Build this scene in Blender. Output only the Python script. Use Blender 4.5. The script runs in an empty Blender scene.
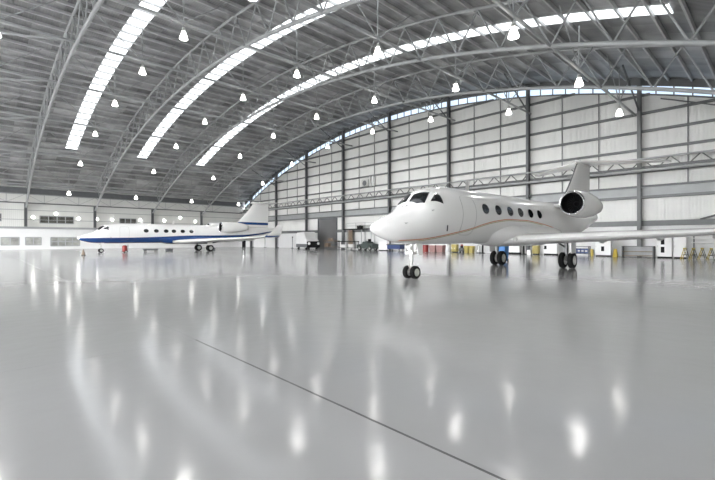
import bpy, bmesh, math, random
from mathutils import Vector, Matrix
random.seed(7)
S = bpy.context.scene
COL = S.collection
PI = math.pi
R_ROOF, Z_APEX, Y_MID = 111.49, 21.21, 40.0
X_GABLE, Y_LEFT, Y_RIGHT, X_BACK = 46.06, 88.0, -8.0, -24.0
X_TRUSS = [6.0 + 9.87 * k for k in range(-1, 4)]
ORD = ['first', 'second', 'third', 'fourth', 'fifth', 'sixth', 'seventh', 'eighth', 'ninth', 'tenth', 'eleventh', 'twelfth']

def roof(y, off=0.0):
    return Z_APEX - R_ROOF + math.sqrt((R_ROOF - off) ** 2 - (y - Y_MID) ** 2)

# ------------------------------------------------------------------ materials
def mat(name, col, rough=.5, metal=0.0, var=.06, scale=3.0, coat=0.0, emit=None, estr=0.0, bump=0.0, bscale=40.0, spec=None):
    m = bpy.data.materials.new(name); m.use_nodes = True
    nt = m.node_tree; b = nt.nodes['Principled BSDF']
    tc = nt.nodes.new('ShaderNodeTexCoord')
    no = nt.nodes.new('ShaderNodeTexNoise'); no.inputs['Scale'].default_value = scale; no.inputs['Detail'].default_value = 4
    nt.links.new(tc.outputs['Object'], no.inputs['Vector'])
    rp = nt.nodes.new('ShaderNodeValToRGB')
    rp.color_ramp.elements[0].position = .3; rp.color_ramp.elements[1].position = .7
    rp.color_ramp.elements[0].color = tuple(max(0, c * (1 - var)) for c in col) + (1,)
    rp.color_ramp.elements[1].color = tuple(min(1, c * (1 + var)) for c in col) + (1,)
    nt.links.new(no.outputs['Fac'], rp.inputs['Fac'])
    nt.links.new(rp.outputs['Color'], b.inputs['Base Color'])
    b.inputs['Roughness'].default_value = rough; b.inputs['Metallic'].default_value = metal
    if coat: b.inputs['Coat Weight'].default_value = coat; b.inputs['Coat Roughness'].default_value = .08
    if spec is not None: b.inputs['Specular IOR Level'].default_value = spec
    if emit:
        b.inputs['Emission Color'].default_value = tuple(emit) + (1,); b.inputs['Emission Strength'].default_value = estr
    if bump:
        n2 = nt.nodes.new('ShaderNodeTexNoise'); n2.inputs['Scale'].default_value = bscale
        nt.links.new(tc.outputs['Object'], n2.inputs['Vector'])
        bp = nt.nodes.new('ShaderNodeBump'); bp.inputs['Strength'].default_value = bump; bp.inputs['Distance'].default_value = .02
        nt.links.new(n2.outputs['Fac'], bp.inputs['Height']); nt.links.new(bp.outputs['Normal'], b.inputs['Normal'])
    return m

def ribbed(name, col, axis, period, depth, rough, metal=0.0, var=.08, panel=None):
    """sheet metal with ribs across AXIS every PERIOD metres"""
    m = mat(name, col, rough, metal, var, .35)
    nt = m.node_tree; b = nt.nodes['Principled BSDF']
    tc = [n for n in nt.nodes if n.type == 'TEX_COORD'][0]
    sp = nt.nodes.new('ShaderNodeSeparateXYZ'); nt.links.new(tc.outputs['Object'], sp.inputs[0])
    k = nt.nodes.new('ShaderNodeMath'); k.operation = 'MULTIPLY'; k.inputs[1].default_value = 2 * PI / period
    nt.links.new(sp.outputs['XYZ'.index(axis)], k.inputs[0])
    s = nt.nodes.new('ShaderNodeMath'); s.operation = 'SINE'; nt.links.new(k.outputs[0], s.inputs[0])
    bp = nt.nodes.new('ShaderNodeBump'); bp.inputs['Strength'].default_value = depth; bp.inputs['Distance'].default_value = .04
    nt.links.new(s.outputs[0], bp.inputs['Height']); nt.links.new(bp.outputs['Normal'], b.inputs['Normal'])
    if panel:   # sheet-to-sheet tone differences
        rp = [n for n in nt.nodes if n.type == 'VALTORGB'][0]
        mp = nt.nodes.new('ShaderNodeMapping'); mp.inputs['Scale'].default_value = panel
        nt.links.new(tc.outputs['Object'], mp.inputs['Vector'])
        fl = nt.nodes.new('ShaderNodeVectorMath'); fl.operation = 'FLOOR'; nt.links.new(mp.outputs[0], fl.inputs[0])
        wn = nt.nodes.new('ShaderNodeTexWhiteNoise'); nt.links.new(fl.outputs[0], wn.inputs['Vector'])
        mx = nt.nodes.new('ShaderNodeMixRGB'); mx.blend_type = 'MULTIPLY'; mx.inputs['Fac'].default_value = 1
        r2 = nt.nodes.new('ShaderNodeValToRGB')
        r2.color_ramp.elements[0].color = (1 - var,) * 3 + (1,); r2.color_ramp.elements[1].color = (1, 1, 1, 1)
        nt.links.new(wn.outputs['Value'], r2.inputs['Fac'])
        nt.links.new(rp.outputs[0], mx.inputs[1]); nt.links.new(r2.outputs[0], mx.inputs[2]); nt.links.new(mx.outputs[0], b.inputs['Base Color'])
    return m

M = {}
M['deck'] = ribbed('roof_deck_metal', (.38, .383, .385), 'X', .19, .3, .33, .5, .45, (.55, .35, 0))
M['purlin'] = mat('galvanised_purlin', (.48, .485, .485), .5, .2, .12, 1.2)
M['steel'] = mat('grey_steel_paint', (.34, .35, .35), .45, .1, .06, 1.5)
M['darksteel'] = mat('dark_grey_steel', (.13, .135, .14), .5, .1, .08, 1.5)
M['girt'] = mat('girt_steel', (.15, .155, .155), .5, .2, .08, 1.5)  # grey galvanised steel, darkened so the girts' shade is in the colour
M['clad'] = ribbed('gable_cladding', (.74, .74, .715), 'Y', .25, .25, .45, .0, .05, (0, .378, .3))
M['cladl'] = ribbed('side_cladding', (.66, .66, .63), 'X', .25, .2, .45, .0, .05, (.3, 0, .3))
M['dado'] = mat('white_concrete', (.72, .72, .715), .55, 0, .03, .6)
M['white'] = mat('white_paint', (.80, .80, .79), .4, 0, .03, 1.0)
M['jet'] = mat('aircraft_white', (.82, .815, .80), .22, 0, .012, .8, coat=.5)
M['jetgrey'] = mat('aircraft_light_grey', (.62, .62, .61), .3, 0, .02, .8, coat=.3)
M['blue'] = mat('livery_blue', (.012, .055, .20), .25, 0, .05, 1.0, coat=.4)
M['orange'] = mat('livery_copper', (.50, .17, .08), .35, 0, .05, 2.0)
M['glass'] = mat('dark_cabin_glass', (.012, .014, .016), .06, 0, .1, 2.0)
M['seal'] = mat('window_seal', (.55, .55, .54), .35, .3, .03, 4)
M['chrome'] = mat('polished_metal', (.75, .75, .76), .15, 1, .03, 4)
M['black'] = mat('matt_black', (.008, .008, .009), .7, 0, .1, 8, spec=.2)
M['strut'] = mat('gear_strut', (.13, .13, .13), .4, .4, .08, 4)
M['rubber'] = mat('tyre_rubber', (.009, .009, .009), .8, 0, .15, 20, bump=.2, spec=.15)
M['hub'] = mat('wheel_hub', (.55, .55, .53), .4, .4, .05, 8)
M['line'] = mat('panel_line', (.42, .42, .41), .5, 0, .02, 4)
M['skylight'] = mat('translucent_rooflight', (.8, .83, .86), .4, 0, .02, .8, emit=(.93, .97, 1.0), estr=1.0)
M['cleres'] = mat('clerestory_glazing', (.6, .7, .8), .3, 0, .05, .8, emit=(.66, .82, 1.0), estr=.42)
M['lamp'] = mat('glowing_bell', (.9, .9, .88), .3, 0, .01, 3, emit=(1.0, .97, .92), estr=7)
M['lampwall'] = mat('glowing_bulkhead', (.9, .9, .88), .3, 0, .01, 3, emit=(1.0, .98, .93), estr=7)
M['yellow'] = mat('yellow_paint', (.45, .33, .03), .45, 0, .08, 3)
M['olive'] = mat('dull_yellow_plastic', (.33, .27, .06), .5, 0, .1, 3)
M['red'] = mat('red_paint', (.24, .025, .02), .4, 0, .06, 3)
M['pink'] = mat('faded_red_plastic', (.30, .16, .15), .5, 0, .08, 3)
M['bluep'] = mat('bright_blue_plastic', (.03, .20, .55), .4, 0, .06, 3)
M['navy'] = mat('navy_plastic', (.02, .045, .15), .45, 0, .06, 3)
M['brown'] = mat('brown_wood', (.22, .165, .12), .6, 0, .15, 6)
M['green'] = mat('dark_green_paint', (.05, .065, .06), .5, 0, .1, 3)
M['doorgrey'] = ribbed('roller_door_steel', (.155, .155, .155), 'Z', .12, .4, .5, .2, .06)
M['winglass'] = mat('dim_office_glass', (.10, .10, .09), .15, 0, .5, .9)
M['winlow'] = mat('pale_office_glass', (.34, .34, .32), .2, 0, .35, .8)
M['joint'] = mat('joint_sealant', (.10, .10, .10), .6, 0, .1, 5)
M['jointf'] = mat('faint_joint_sealant', (.38, .38, .385), .2, 0, .05, 5)
M['apron'] = mat('bounce_ground', (.17, .17, .17), .8, 0, .06, .5)

def floor_mat():
    m = bpy.data.materials.new('epoxy_floor'); m.use_nodes = True
    nt = m.node_tree; b = nt.nodes['Principled BSDF']
    tc = nt.nodes.new('ShaderNodeTexCoord')
    n1 = nt.nodes.new('ShaderNodeTexNoise'); n1.inputs['Scale'].default_value = .16; n1.inputs['Detail'].default_value = 5
    nt.links.new(tc.outputs['Object'], n1.inputs['Vector'])
    rp = nt.nodes.new('ShaderNodeValToRGB')
    rp.color_ramp.elements[0].position = .3; rp.color_ramp.elements[0].color = (.405, .405, .405, 1)
    rp.color_ramp.elements[1].position = .7; rp.color_ramp.elements[1].color = (.44, .44, .44, 1)
    nt.links.new(n1.outputs['Fac'], rp.inputs['Fac']); nt.links.new(rp.outputs['Color'], b.inputs['Base Color'])
    n2 = nt.nodes.new('ShaderNodeTexNoise'); n2.inputs['Scale'].default_value = .9; n2.inputs['Detail'].default_value = 3
    nt.links.new(tc.outputs['Object'], n2.inputs['Vector'])
    mr = nt.nodes.new('ShaderNodeMapRange'); mr.inputs['To Min'].default_value = .115; mr.inputs['To Max'].default_value = .15
    nt.links.new(n2.outputs['Fac'], mr.inputs['Value']); nt.links.new(mr.outputs[0], b.inputs['Roughness'])
    n3 = nt.nodes.new('ShaderNodeTexNoise'); n3.inputs['Scale'].default_value = 2.2; n3.inputs['Detail'].default_value = 2
    nt.links.new(tc.outputs['Object'], n3.inputs['Vector'])
    bp = nt.nodes.new('ShaderNodeBump'); bp.inputs['Strength'].default_value = .35; bp.inputs['Distance'].default_value = .012
    nt.links.new(n3.outputs['Fac'], bp.inputs['Height']); nt.links.new(bp.outputs['Normal'], b.inputs['Normal'])
    b.inputs['IOR'].default_value = 1.38
    return m
M['floor'] = floor_mat()

# ------------------------------------------------------------------ mesh builder
class MB:
    def __init__(s): s.v = []; s.f = []; s.m = []; s.mi = 0
    def add(s, vs, fs):
        o = len(s.v); s.v += [tuple(v) for v in vs]; s.f += [tuple(o + i for i in f) for f in fs]; s.m += [s.mi] * len(fs); return s
    def box(s, x0, y0, z0, x1, y1, z1):
        vs = [(x, y, z) for x in (x0, x1) for y in (y0, y1) for z in (z0, z1)]
        return s.add(vs, [(0, 1, 3, 2), (4, 6, 7, 5), (0, 4, 5, 1), (2, 3, 7, 6), (0, 2, 6, 4), (1, 5, 7, 3)])
    def tube(s, p0, p1, r, n=8, r1=None):
        p0, p1 = Vector(p0), Vector(p1); r1 = r if r1 is None else r1
        q = (p1 - p0).to_track_quat('Z', 'Y').to_matrix(); L = (p1 - p0).length; vs = []
        for z, rr in ((0, r), (L, r1)):
            for i in range(n):
                a = 2 * PI * i / n; vs.append(p0 + q @ Vector((rr * math.cos(a), rr * math.sin(a), z)))
        fs = [(i, (i + 1) % n, n + (i + 1) % n, n + i) for i in range(n)] + [tuple(range(n))[::-1], tuple(range(n, 2 * n))]
        return s.add(vs, fs)
    def path(s, pts, r, n=8):
        pts = [Vector(p) for p in pts]; vs = []
        for i, p in enumerate(pts):
            t = (pts[min(i + 1, len(pts) - 1)] - pts[max(i - 1, 0)]).normalized()
            up = Vector((1, 0, 0)) if abs(t.x) < .9 else Vector((0, 1, 0))
            a = t.cross(up).normalized(); b = t.cross(a)
            rr = r[i] if isinstance(r, (list, tuple)) else r
            vs += [p + a * rr * math.cos(2 * PI * k / n) + b * rr * math.sin(2 * PI * k / n) for k in range(n)]
        N = len(pts)
        fs = [(i * n + k, i * n + (k + 1) % n, (i + 1) * n + (k + 1) % n, (i + 1) * n + k) for i in range(N - 1) for k in range(n)]
        fs += [tuple(range(n))[::-1], tuple(range((N - 1) * n, N * n))]
        return s.add(vs, fs)
    def rings(s, rings, cap0=True, cap1=True):
        n = len(rings[0]); vs = [p for r in rings for p in r]; N = len(rings)
        fs = [(i * n + k, i * n + (k + 1) % n, (i + 1) * n + (k + 1) % n, (i + 1) * n + k) for i in range(N - 1) for k in range(n)]
        if cap0: fs.append(tuple(range(n))[::-1])
        if cap1: fs.append(tuple(range((N - 1) * n, N * n)))
        return s.add(vs, fs)
    def lathe(s, prof, o=(0, 0, 0), axis='Z', n=24, cap0=False, cap1=False):
        rs = []
        for r, h in prof:
            ring = []
            for k in range(n):
                a = 2 * PI * k / n; u, w = r * math.cos(a), r * math.sin(a)
                p = {'Z': (u, w, h), 'X': (h, u, w), 'Y': (w, h, u)}[axis]
                ring.append((p[0] + o[0], p[1] + o[1], p[2] + o[2]))
            rs.append(ring)
        return s.rings(rs, cap0, cap1)
    def grid(s, rows):
        n = len(rows[0]); vs = [p for r in rows for p in r]
        return s.add(vs, [(i * n + k, i * n + k + 1, (i + 1) * n + k + 1, (i + 1) * n + k) for i in range(len(rows) - 1) for k in range(n - 1)])
    def prism(s, poly, axis, a, b):
        """polygon (two other coordinates in order) extruded along AXIS from a to b"""
        def P(u, w, h): return {'X': (h, u, w), 'Y': (u, h, w), 'Z': (u, w, h)}[axis]
        n = len(poly)
        return s.add([P(u, w, a) for u, w in poly] + [P(u, w, b) for u, w in poly],
                     [(i, (i + 1) % n, n + (i + 1) % n, n + i) for i in range(n)] + [tuple(range(n))[::-1], tuple(range(n, 2 * n))])
    def build(s, name, mats, parent=None, smooth=0, loc=(0, 0, 0), bevel=0, solid=True):
        me = bpy.data.meshes.new(name); me.from_pydata(s.v, [], s.f)
        for m in (mats if isinstance(mats, (list, tuple)) else [mats]): me.materials.append(m)
        for p, i in zip(me.polygons, s.m): p.material_index = i
        bm = bmesh.new(); bm.from_mesh(me)
        if bevel:
            es = [e for e in bm.edges if len(e.link_faces) == 2 and e.calc_face_angle(0) > .6]
            bmesh.ops.bevel(bm, geom=es, offset=bevel, segments=2, affect='EDGES', clamp_overlap=True)
        if solid: bmesh.ops.recalc_face_normals(bm, faces=bm.faces)
        bm.to_mesh(me); bm.free()
        if smooth:
            for p in me.polygons: p.use_smooth = True
            me.set_sharp_from_angle(angle=math.radians(smooth))
        o = bpy.data.objects.new(name, me); COL.objects.link(o); o.location = loc
        if parent: o.parent = parent
        return o

def tag(o, label=None, cat=None, group=None, kind=None):
    if label: o['label'] = label
    if cat: o['category'] = cat
    if group: o['group'] = group
    if kind: o['kind'] = kind
    return o
def empty(name, loc, label, cat, group=None, rz=0, kind=None):
    o = bpy.data.objects.new(name, None); COL.objects.link(o); o.location = loc; o.rotation_euler.z = rz; o.empty_display_size = .3
    return tag(o, label, cat, group, kind)
def dup(o, loc=None, label=None, parent=None):
    c = o.copy(); COL.objects.link(c)
    if parent: c.parent = parent
    if loc is not None: c.location = loc
    if label: c['label'] = label
    for ch in o.children: dup(ch, None, None, c)
    return c
# ------------------------------------------------------------------ the hall
fl = MB().box(X_BACK, Y_RIGHT, -.3, X_GABLE, Y_LEFT, 0).build('floor', M['floor'])
tag(fl, 'glossy light grey epoxy hangar floor', 'floor', kind='structure')
MB().box(2.548, -7.9, -.01, 2.572, 6.51, .002).build('expansion_joint', M['joint'], fl)['label'] = 'dark straight joint line crossing the near floor'
MB().box(2.553, 6.51, -.01, 2.567, 60, .001).build('expansion_joint', M['jointf'], fl)
MB().box(-20, 6.503, -.01, 2.55, 6.517, .001).build('expansion_joint', M['jointf'], fl)
ap = MB().box(-120, -60, -.4, X_BACK, 140, -.02).build('ground', M['apron']); tag(ap, 'unseen dark ground added outside the open hangar end to bounce light', 'ground', kind='structure')  # unseen ground added to bounce sky light into the hall

N = 96
prof = [(Y_RIGHT + (Y_LEFT - Y_RIGHT) * i / N) for i in range(N + 1)]
d = MB()
poly = [(y, roof(y)) for y in prof] + [(y, roof(y) + .18) for y in reversed(prof)]
n = len(poly)
rows0 = [(X_BACK, y, z) for y, z in poly]; rows1 = [(X_GABLE + .1, y, z) for y, z in poly]
d.add(rows0 + rows1, [(i, (i + 1) % n, n + (i + 1) % n, n + i) for i in range(n)])
ceil = d.build('ceiling', M['deck'], smooth=40); tag(ceil, 'vaulted ribbed metal roof deck of the hangar', 'roof', kind='structure')
# purlins: one lipped steel section, repeated along the curve
pm = MB().prism([(-.05, -.24), (.08, -.24), (.08, -.19), (.06, -.19), (.06, -.215), (-.03, -.215), (-.03, -.025), (.06, -.025), (.06, 0), (-.05, 0)], 'X', X_BACK + .1, X_GABLE - .05)
p0 = None
j = 0
while True:
    y = -7.6 + 10 / 6 * j
    if y > 87.8: break
    ang = -math.asin((y - Y_MID) / R_ROOF)
    if p0 is None: o = p0 = pm.build('purlin', M['purlin'], ceil)
    else: o = p0.copy(); COL.objects.link(o)
    o.location = (0, y, roof(y) - .003); o.rotation_euler.x = ang
    j += 1
# rooflights: long curved strips between the trusses
sk = []
for k in range(-1, 3):
    x0 = 6.0 + 9.87 * k + 3.8; x1 = x0 + 1.46
    b = MB(); ys = [4.8 + 70.2 * i / 60 for i in range(61)]
    pol = [(y, roof(y, .05)) for y in ys] + [(y, roof(y, .02)) for y in reversed(ys)]
    b.prism(pol, 'X', x0, x1)
    o = b.build('window_%d' % (k + 2), M['skylight'])
    tag(o, ['bright curved rooflight strip beyond the left edge of the view', 'leftmost bright rooflight strip curving up the roof', 'middle bright rooflight strip of the three in view', 'rightmost bright rooflight strip, nearest the gable wall'][k + 1], 'rooflight', 'bright strip rooflights in the roof', 'structure')
    fr = MB()
    for x in (x0 - .03, x1): fr.prism([(y, roof(y, .09)) for y in ys] + [(y, roof(y, .004)) for y in reversed(ys)], 'X', x, x + .03)
    fr.build('window_frame', M['purlin'], o)

# gable wall -------------------------------------------------------
g = MB()
ys = [Y_RIGHT + 96 * i / 64 for i in range(65)]
pol = [(y, roof(y, 1.45)) for y in ys] + [(Y_LEFT, 3.4), (Y_RIGHT, 3.4)]
g.prism(pol, 'X', X_GABLE, X_GABLE + .2)
wg = g.build('wall_gable', M['clad']); tag(wg, 'tall pale clad gable wall behind the white jet', 'wall', kind='structure')
b = MB()
D0, D1 = 54.2, 59.4
b.box(X_GABLE - .05, Y_RIGHT, 0, X_GABLE + .2, D0, 3.4); b.box(X_GABLE - .05, D1, 0, X_GABLE + .2, Y_LEFT, 3.4)
b.build('dado', M['dado'], wg)['label'] = 'white lower wall band'
b = MB(); b.box(X_GABLE - .22, Y_RIGHT + .05, 2.92, X_GABLE - .03, D0, 3.42); b.box(X_GABLE - .22, D1, 2.92, X_GABLE - .03, Y_LEFT - .1, 3.42)
b.build('ledge', M['girt'], wg)
for k in range(10):
    z = 6.66 + 1.71 * k if k else 6.66
    if k == 0: continue
    hw = math.sqrt(max(0, (R_ROOF - 1.5) ** 2 - (z - Z_APEX + R_ROOF) ** 2))
    if hw < 3: continue
    y0, y1 = max(Y_RIGHT + .1, Y_MID - hw), min(Y_LEFT - .1, Y_MID + hw)
    MB().prism([(X_GABLE - .24, z - .04), (X_GABLE - .24, z + .1), (X_GABLE - .2, z + .1), (X_GABLE - .2, z + .19), (X_GABLE, z + .19), (X_GABLE, z - .04)], 'Y', y0, y1).build('girt', M['girt'], wg)
# deep beam between 5.5 and 6.7 m
bb = MB(); bb.box(X_GABLE - .55, Y_RIGHT + .1, 5.52, X_GABLE - .02, Y_LEFT - .2, 5.75); MB().box(X_GABLE - .2, Y_RIGHT + .1, 5.75, X_GABLE - .02, Y_LEFT - .2, 6.55).build('girder_web', M['steel'], wg)
bb.box(X_GABLE - .5, Y_RIGHT + .1, 6.55, X_GABLE - .02, Y_LEFT - .2, 6.72)
bb.build('girder', M['girt'], wg)['label'] = 'deep grey beam with two flanges low on the wall'
for i in range(9):
    for t in (1 / 3, 2 / 3):
        y = 9.6 + 10.6 * (i - 1 + t)
        if Y_RIGHT + 1 < y < Y_LEFT - 1:
            MB().tube((X_GABLE - .1, y, 6.7), (X_GABLE - .1, y, roof(y, 1.5)), .045, 6).build('sag_rod', M['girt'], wg)
b = MB(); b.tube((X_GABLE - .3, -.9, 5.4), (X_GABLE - .3, 5.2, 3.4), .08); b.build('wall_brace', M['girt'], wg)
b = MB(); b.tube((X_GABLE - .3, 8.0, 14.6), (X_GABLE - .3, -1.0, 11.0), .06); b.build('wall_brace', M['girt'], wg)
# clerestory glazing following the arch
b = MB(); nn = 72; yy = [Y_RIGHT + .2 + 95.6 * i / nn for i in range(nn + 1)]
b.prism([(y, roof(y, 1.45)) for y in yy] + [(y, roof(y, .60)) for y in reversed(yy)], 'X', X_GABLE + .02, X_GABLE + .1)
w5 = tag(b.build('window_5', M['cleres']), 'thin arched clerestory strip along the top of the gable wall', 'window', kind='structure')
b = MB()
y = Y_RIGHT + .5
while y < Y_LEFT - .3:
    b.box(X_GABLE - .06, y - .05, roof(y, 1.5), X_GABLE + .03, y + .05, roof(y, .1)); y += 10.6 / 8
b.build('mullion', M['girt'], w5)
b = MB(); b.prism([(y, roof(y, 1.52)) for y in yy] + [(y, roof(y, 1.40)) for y in reversed(yy)], 'X', X_GABLE - .14, X_GABLE + .02)
b.prism([(y, roof(y, .68)) for y in yy] + [(y, roof(y, -.06)) for y in reversed(yy)], 'X', X_GABLE - .04, X_GABLE + .12)
b.build('window_frame', M['girt'], w5)
# roller door
dr = tag(MB().box(X_GABLE - .02, D0, 0, X_GABLE + .1, D1, 5.2).build('door_1', M['doorgrey']), 'dark grey roller door in the gable wall', 'door', kind='structure')
b = MB(); b.box(X_GABLE - .14, D0 - .15, 0, X_GABLE - .025, D0, 5.5); b.box(X_GABLE - .14, D1, 0, X_GABLE - .025, D1 + .15, 5.5); b.box(X_GABLE - .16, D0, 5.2, X_GABLE - .025, D1, 5.5)
b.build('door_frame', M['darksteel'], dr)
# left wall --------------------------------------------------------
w = MB().box(X_BACK, Y_LEFT, 3.6, X_GABLE + .2, Y_LEFT + .2, 9.35).build('wall_left', M['cladl']); tag(w, 'long low pale side wall behind the blue and white jet', 'wall', kind='structure')
MB().box(X_BACK, Y_LEFT - .06, 0, X_GABLE - .3, Y_LEFT + .2, 3.5).build('dado', M['dado'], w)['label'] = 'white lower wall band'
MB().box(X_BACK, Y_LEFT - .4, 3.5, X_GABLE - .4, Y_LEFT + .1, 3.85).build('ledge', M['steel'], w)
MB().box(X_BACK, Y_LEFT + .02, 9.35, X_GABLE + .2, Y_LEFT + .2, 10.6).build('fascia', M['darksteel'], w)
for z in (5.0, 6.6): MB().box(X_BACK, Y_LEFT - .1, z, X_GABLE - .3, Y_LEFT, z + .1).build('girt', M['steel'], w)
b = MB().box(X_BACK, Y_RIGHT - .2, 0, X_GABLE + .2, Y_RIGHT, 10.6); tag(b.build('wall_right', M['cladl']), 'clad side wall beyond the right of the view', 'wall', kind='structure')
g = MB(); g.prism([(y, roof(y, .1)) for y in ys] + [(Y_LEFT, 9.0), (Y_RIGHT, 9.0)], 'X', X_BACK - .2, X_BACK)
tag(g.build('wall_back', M['clad']), 'clad wall above the open hangar doorway behind the viewer', 'wall', kind='structure')
def window(nm, x0, x1, z0, z1, gl, label, nm_v=2, nh=1):
    o = MB().box(x0, Y_LEFT - .1, z0, x1, Y_LEFT - .065, z1).build(nm, gl); tag(o, label, 'window', kind='structure')
    b = MB(); t = .07
    for x in [x0 + (x1 - x0) * i / nm_v for i in range(nm_v + 1)]: b.box(x - t, Y_LEFT - .14, z0, x + t, Y_LEFT - .1, z1)
    for z in [z0 + (z1 - z0) * i / nh for i in range(nh + 1)]: b.box(x0, Y_LEFT - .14, z - t, x1, Y_LEFT - .1, z + t)
    b.build('window_frame', M['steel'], o); return o
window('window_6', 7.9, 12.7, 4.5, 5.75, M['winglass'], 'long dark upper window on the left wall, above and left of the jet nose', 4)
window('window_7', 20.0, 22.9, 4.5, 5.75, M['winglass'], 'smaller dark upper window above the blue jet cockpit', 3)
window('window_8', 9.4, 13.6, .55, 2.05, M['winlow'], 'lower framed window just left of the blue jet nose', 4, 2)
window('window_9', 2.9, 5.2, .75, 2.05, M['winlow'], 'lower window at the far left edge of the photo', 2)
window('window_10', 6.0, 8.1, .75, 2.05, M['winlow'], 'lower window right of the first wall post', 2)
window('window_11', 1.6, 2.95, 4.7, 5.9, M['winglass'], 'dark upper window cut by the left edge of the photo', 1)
# ------------------------------------------------------------------ roof trusses
PAN = 10 / 3
def make_truss():
    t = empty('roof_truss', (0, 0, 0), 'x', 'roof truss', 'arched lattice roof trusses')
    ysc = [-7.0 + 94 * i / 64 for i in range(65)]
    MB().path([(0, y, roof(y, 3.42)) for y in ysc], .145, 10).build('bottom_chord', M['steel'], t, 50)
    MB().path([(0, y, roof(y, .44)) for y in ysc], .12, 8).build('top_chord', M['steel'], t, 50)
    k = 0; y = -6.67
    while y < 86:
        for s in (-1, 1):
            yb, yt = y, y + s * PAN / 2
            if -7 < yt < 87:
                MB().tube((0, yb, roof(yb, 3.42)), (0, yt, roof(yt, .5)), .062, 6).build('web_brace', M['steel'], t, 50)
        y += PAN
    return t
tr = make_truss()
TL = ['second arched roof truss from the left, crossing the upper left corner', 'leftmost whole arched truss, left of the first bright rooflight', 'arched truss between the first and second rooflight strips', 'arched truss between the second and third rooflight strips, passing above the nearer jet', 'arched truss nearest the gable wall']
TL[0] = 'arched lattice truss mostly beyond the left edge of the photo'
for i, x in enumerate(X_TRUSS):
    o = tr if i == 0 else dup(tr)
    o.location = (x, 0, 0); o['label'] = TL[i]
# tie rows along the hall
XS, XE = X_TRUSS[0], X_GABLE - .25
for r in range(9):
    y = 80 - 10 * r
    t = empty('tie_beam', (0, y, 0), '%s tubular tie running to the gable wall, counted from the left side wall' % ORD[r], 'tie beam', 'tubular ties between the roof trusses')
    z = roof(y, 3.42) + .0
    MB().tube((XS, 0, z), (XE, 0, z), .105, 10).build('tube', M['steel'], t, 50)
    for k in range(5):
        xa = X_TRUSS[k]; xb = X_TRUSS[k] + 9.87; xm = (xa + xb) / 2; zr = roof(y, .5)
        MB().tube((xm, 0, z), (xm, 0, zr), .045, 6).build('post', M['steel'], t, 50)
        for xx in (xa, xb): MB().tube((xm, 0, z), (xm + (xx - xm) * .72, 0, zr), .045, 6).build('web_brace', M['steel'], t, 50)
# sloping rods of the end bay at the far left
for r in range(8):
    y = 70 - 10 * r + 0.0
    b = MB().tube((X_TRUSS[1] - .25, y + .5, roof(y + .5, 3.15)), (X_TRUSS[0] + .3, y + 5.3, roof(y + 5.3, 3.15)), .07, 8)
    tag(b.build('bracing_rod', M['steel'], None, 50), 'sloping bracing rod at the upper left of the photo, %s up from the left wall' % ORD[r], 'bracing rod', 'bracing rods left of the first whole truss')
# eave girder and wall columns on the left
b = empty('eave_girder', (0, Y_LEFT - .55, 0), 'horizontal lattice girder along the top of the left side wall', 'girder')
MB().box(X_BACK + 1, -.08, 7.72, X_GABLE - .8, .08, 7.92).build('bottom_chord', M['girt'], b)
MB().tube((X_BACK + 1, 0, 9.3), (X_GABLE - .8, 0, 9.3), .08).build('top_chord', M['steel'], b)
for i in range(16):
    x = 1.07 + 2.4675 * i; 
    if x > 42: break
    if i % 2: MB().tube((x, 0, 7.9), (x, 0, 9.3), .035, 6).build('web_brace', M['steel'], b)
    MB().tube((x, 0, 7.9 if i % 2 else 9.3), (x + 2.4675, 0, 9.3 if i % 2 else 7.9), .03, 6).build('web_brace', M['steel'], b)
def icol(z0, z1, dx=.22, dy=.2):
    m = MB(); m.box(-dx, -dy, z0, -dx + .03, dy, z1); m.box(dx - .03, -dy, z0, dx, dy, z1); m.box(-dx + .03, -.015, z0, dx - .03, .015, z1); return m
for i, x in enumerate(X_TRUSS[1:]):
    o = icol(3.86, 7.7, .2, .2).build('wall_column', M['darksteel']); o.location = (x, Y_LEFT - .62, 0)
    tag(o, ['short dark steel post on the left wall ledge under the leftmost whole truss', 'short steel post behind the blue jet nose', 'short steel post above the middle of the blue jet', 'short steel post behind the blue jet tail'][i], 'column', 'steel posts on the left wall')
# gable columns with a knee brace each
CL = ['gable wall column nearest the right edge of the photo, right of the jet tail', 'gable wall column above the rear of the nearer jet', 'gable wall column above the middle cabin of the nearer jet', 'gable wall column just left of the nearer jet cockpit', 'gable wall column right of the grey roller door', 'gable wall column left of the grey roller door', 'gable wall column right of the blue jet tail fin', 'gable wall column behind the blue jet tail fin']
for i in range(8):
    y = 9.6 + 10.6 * i; zt = roof(y, .3)
    c = icol(0, zt, .22, .15).build('steel_column', M['darksteel'] if i else M['girt']); c.location = (X_GABLE - .5, y, 0)
    tag(c, CL[i], 'column', 'tall steel columns of the gable wall')
    if zt > 14: MB().tube((-.25, 0, zt - 2.9), (-5.6, 0, zt - .25), .075, 8).build('knee_brace', M['darksteel'], c, 50)
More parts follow.
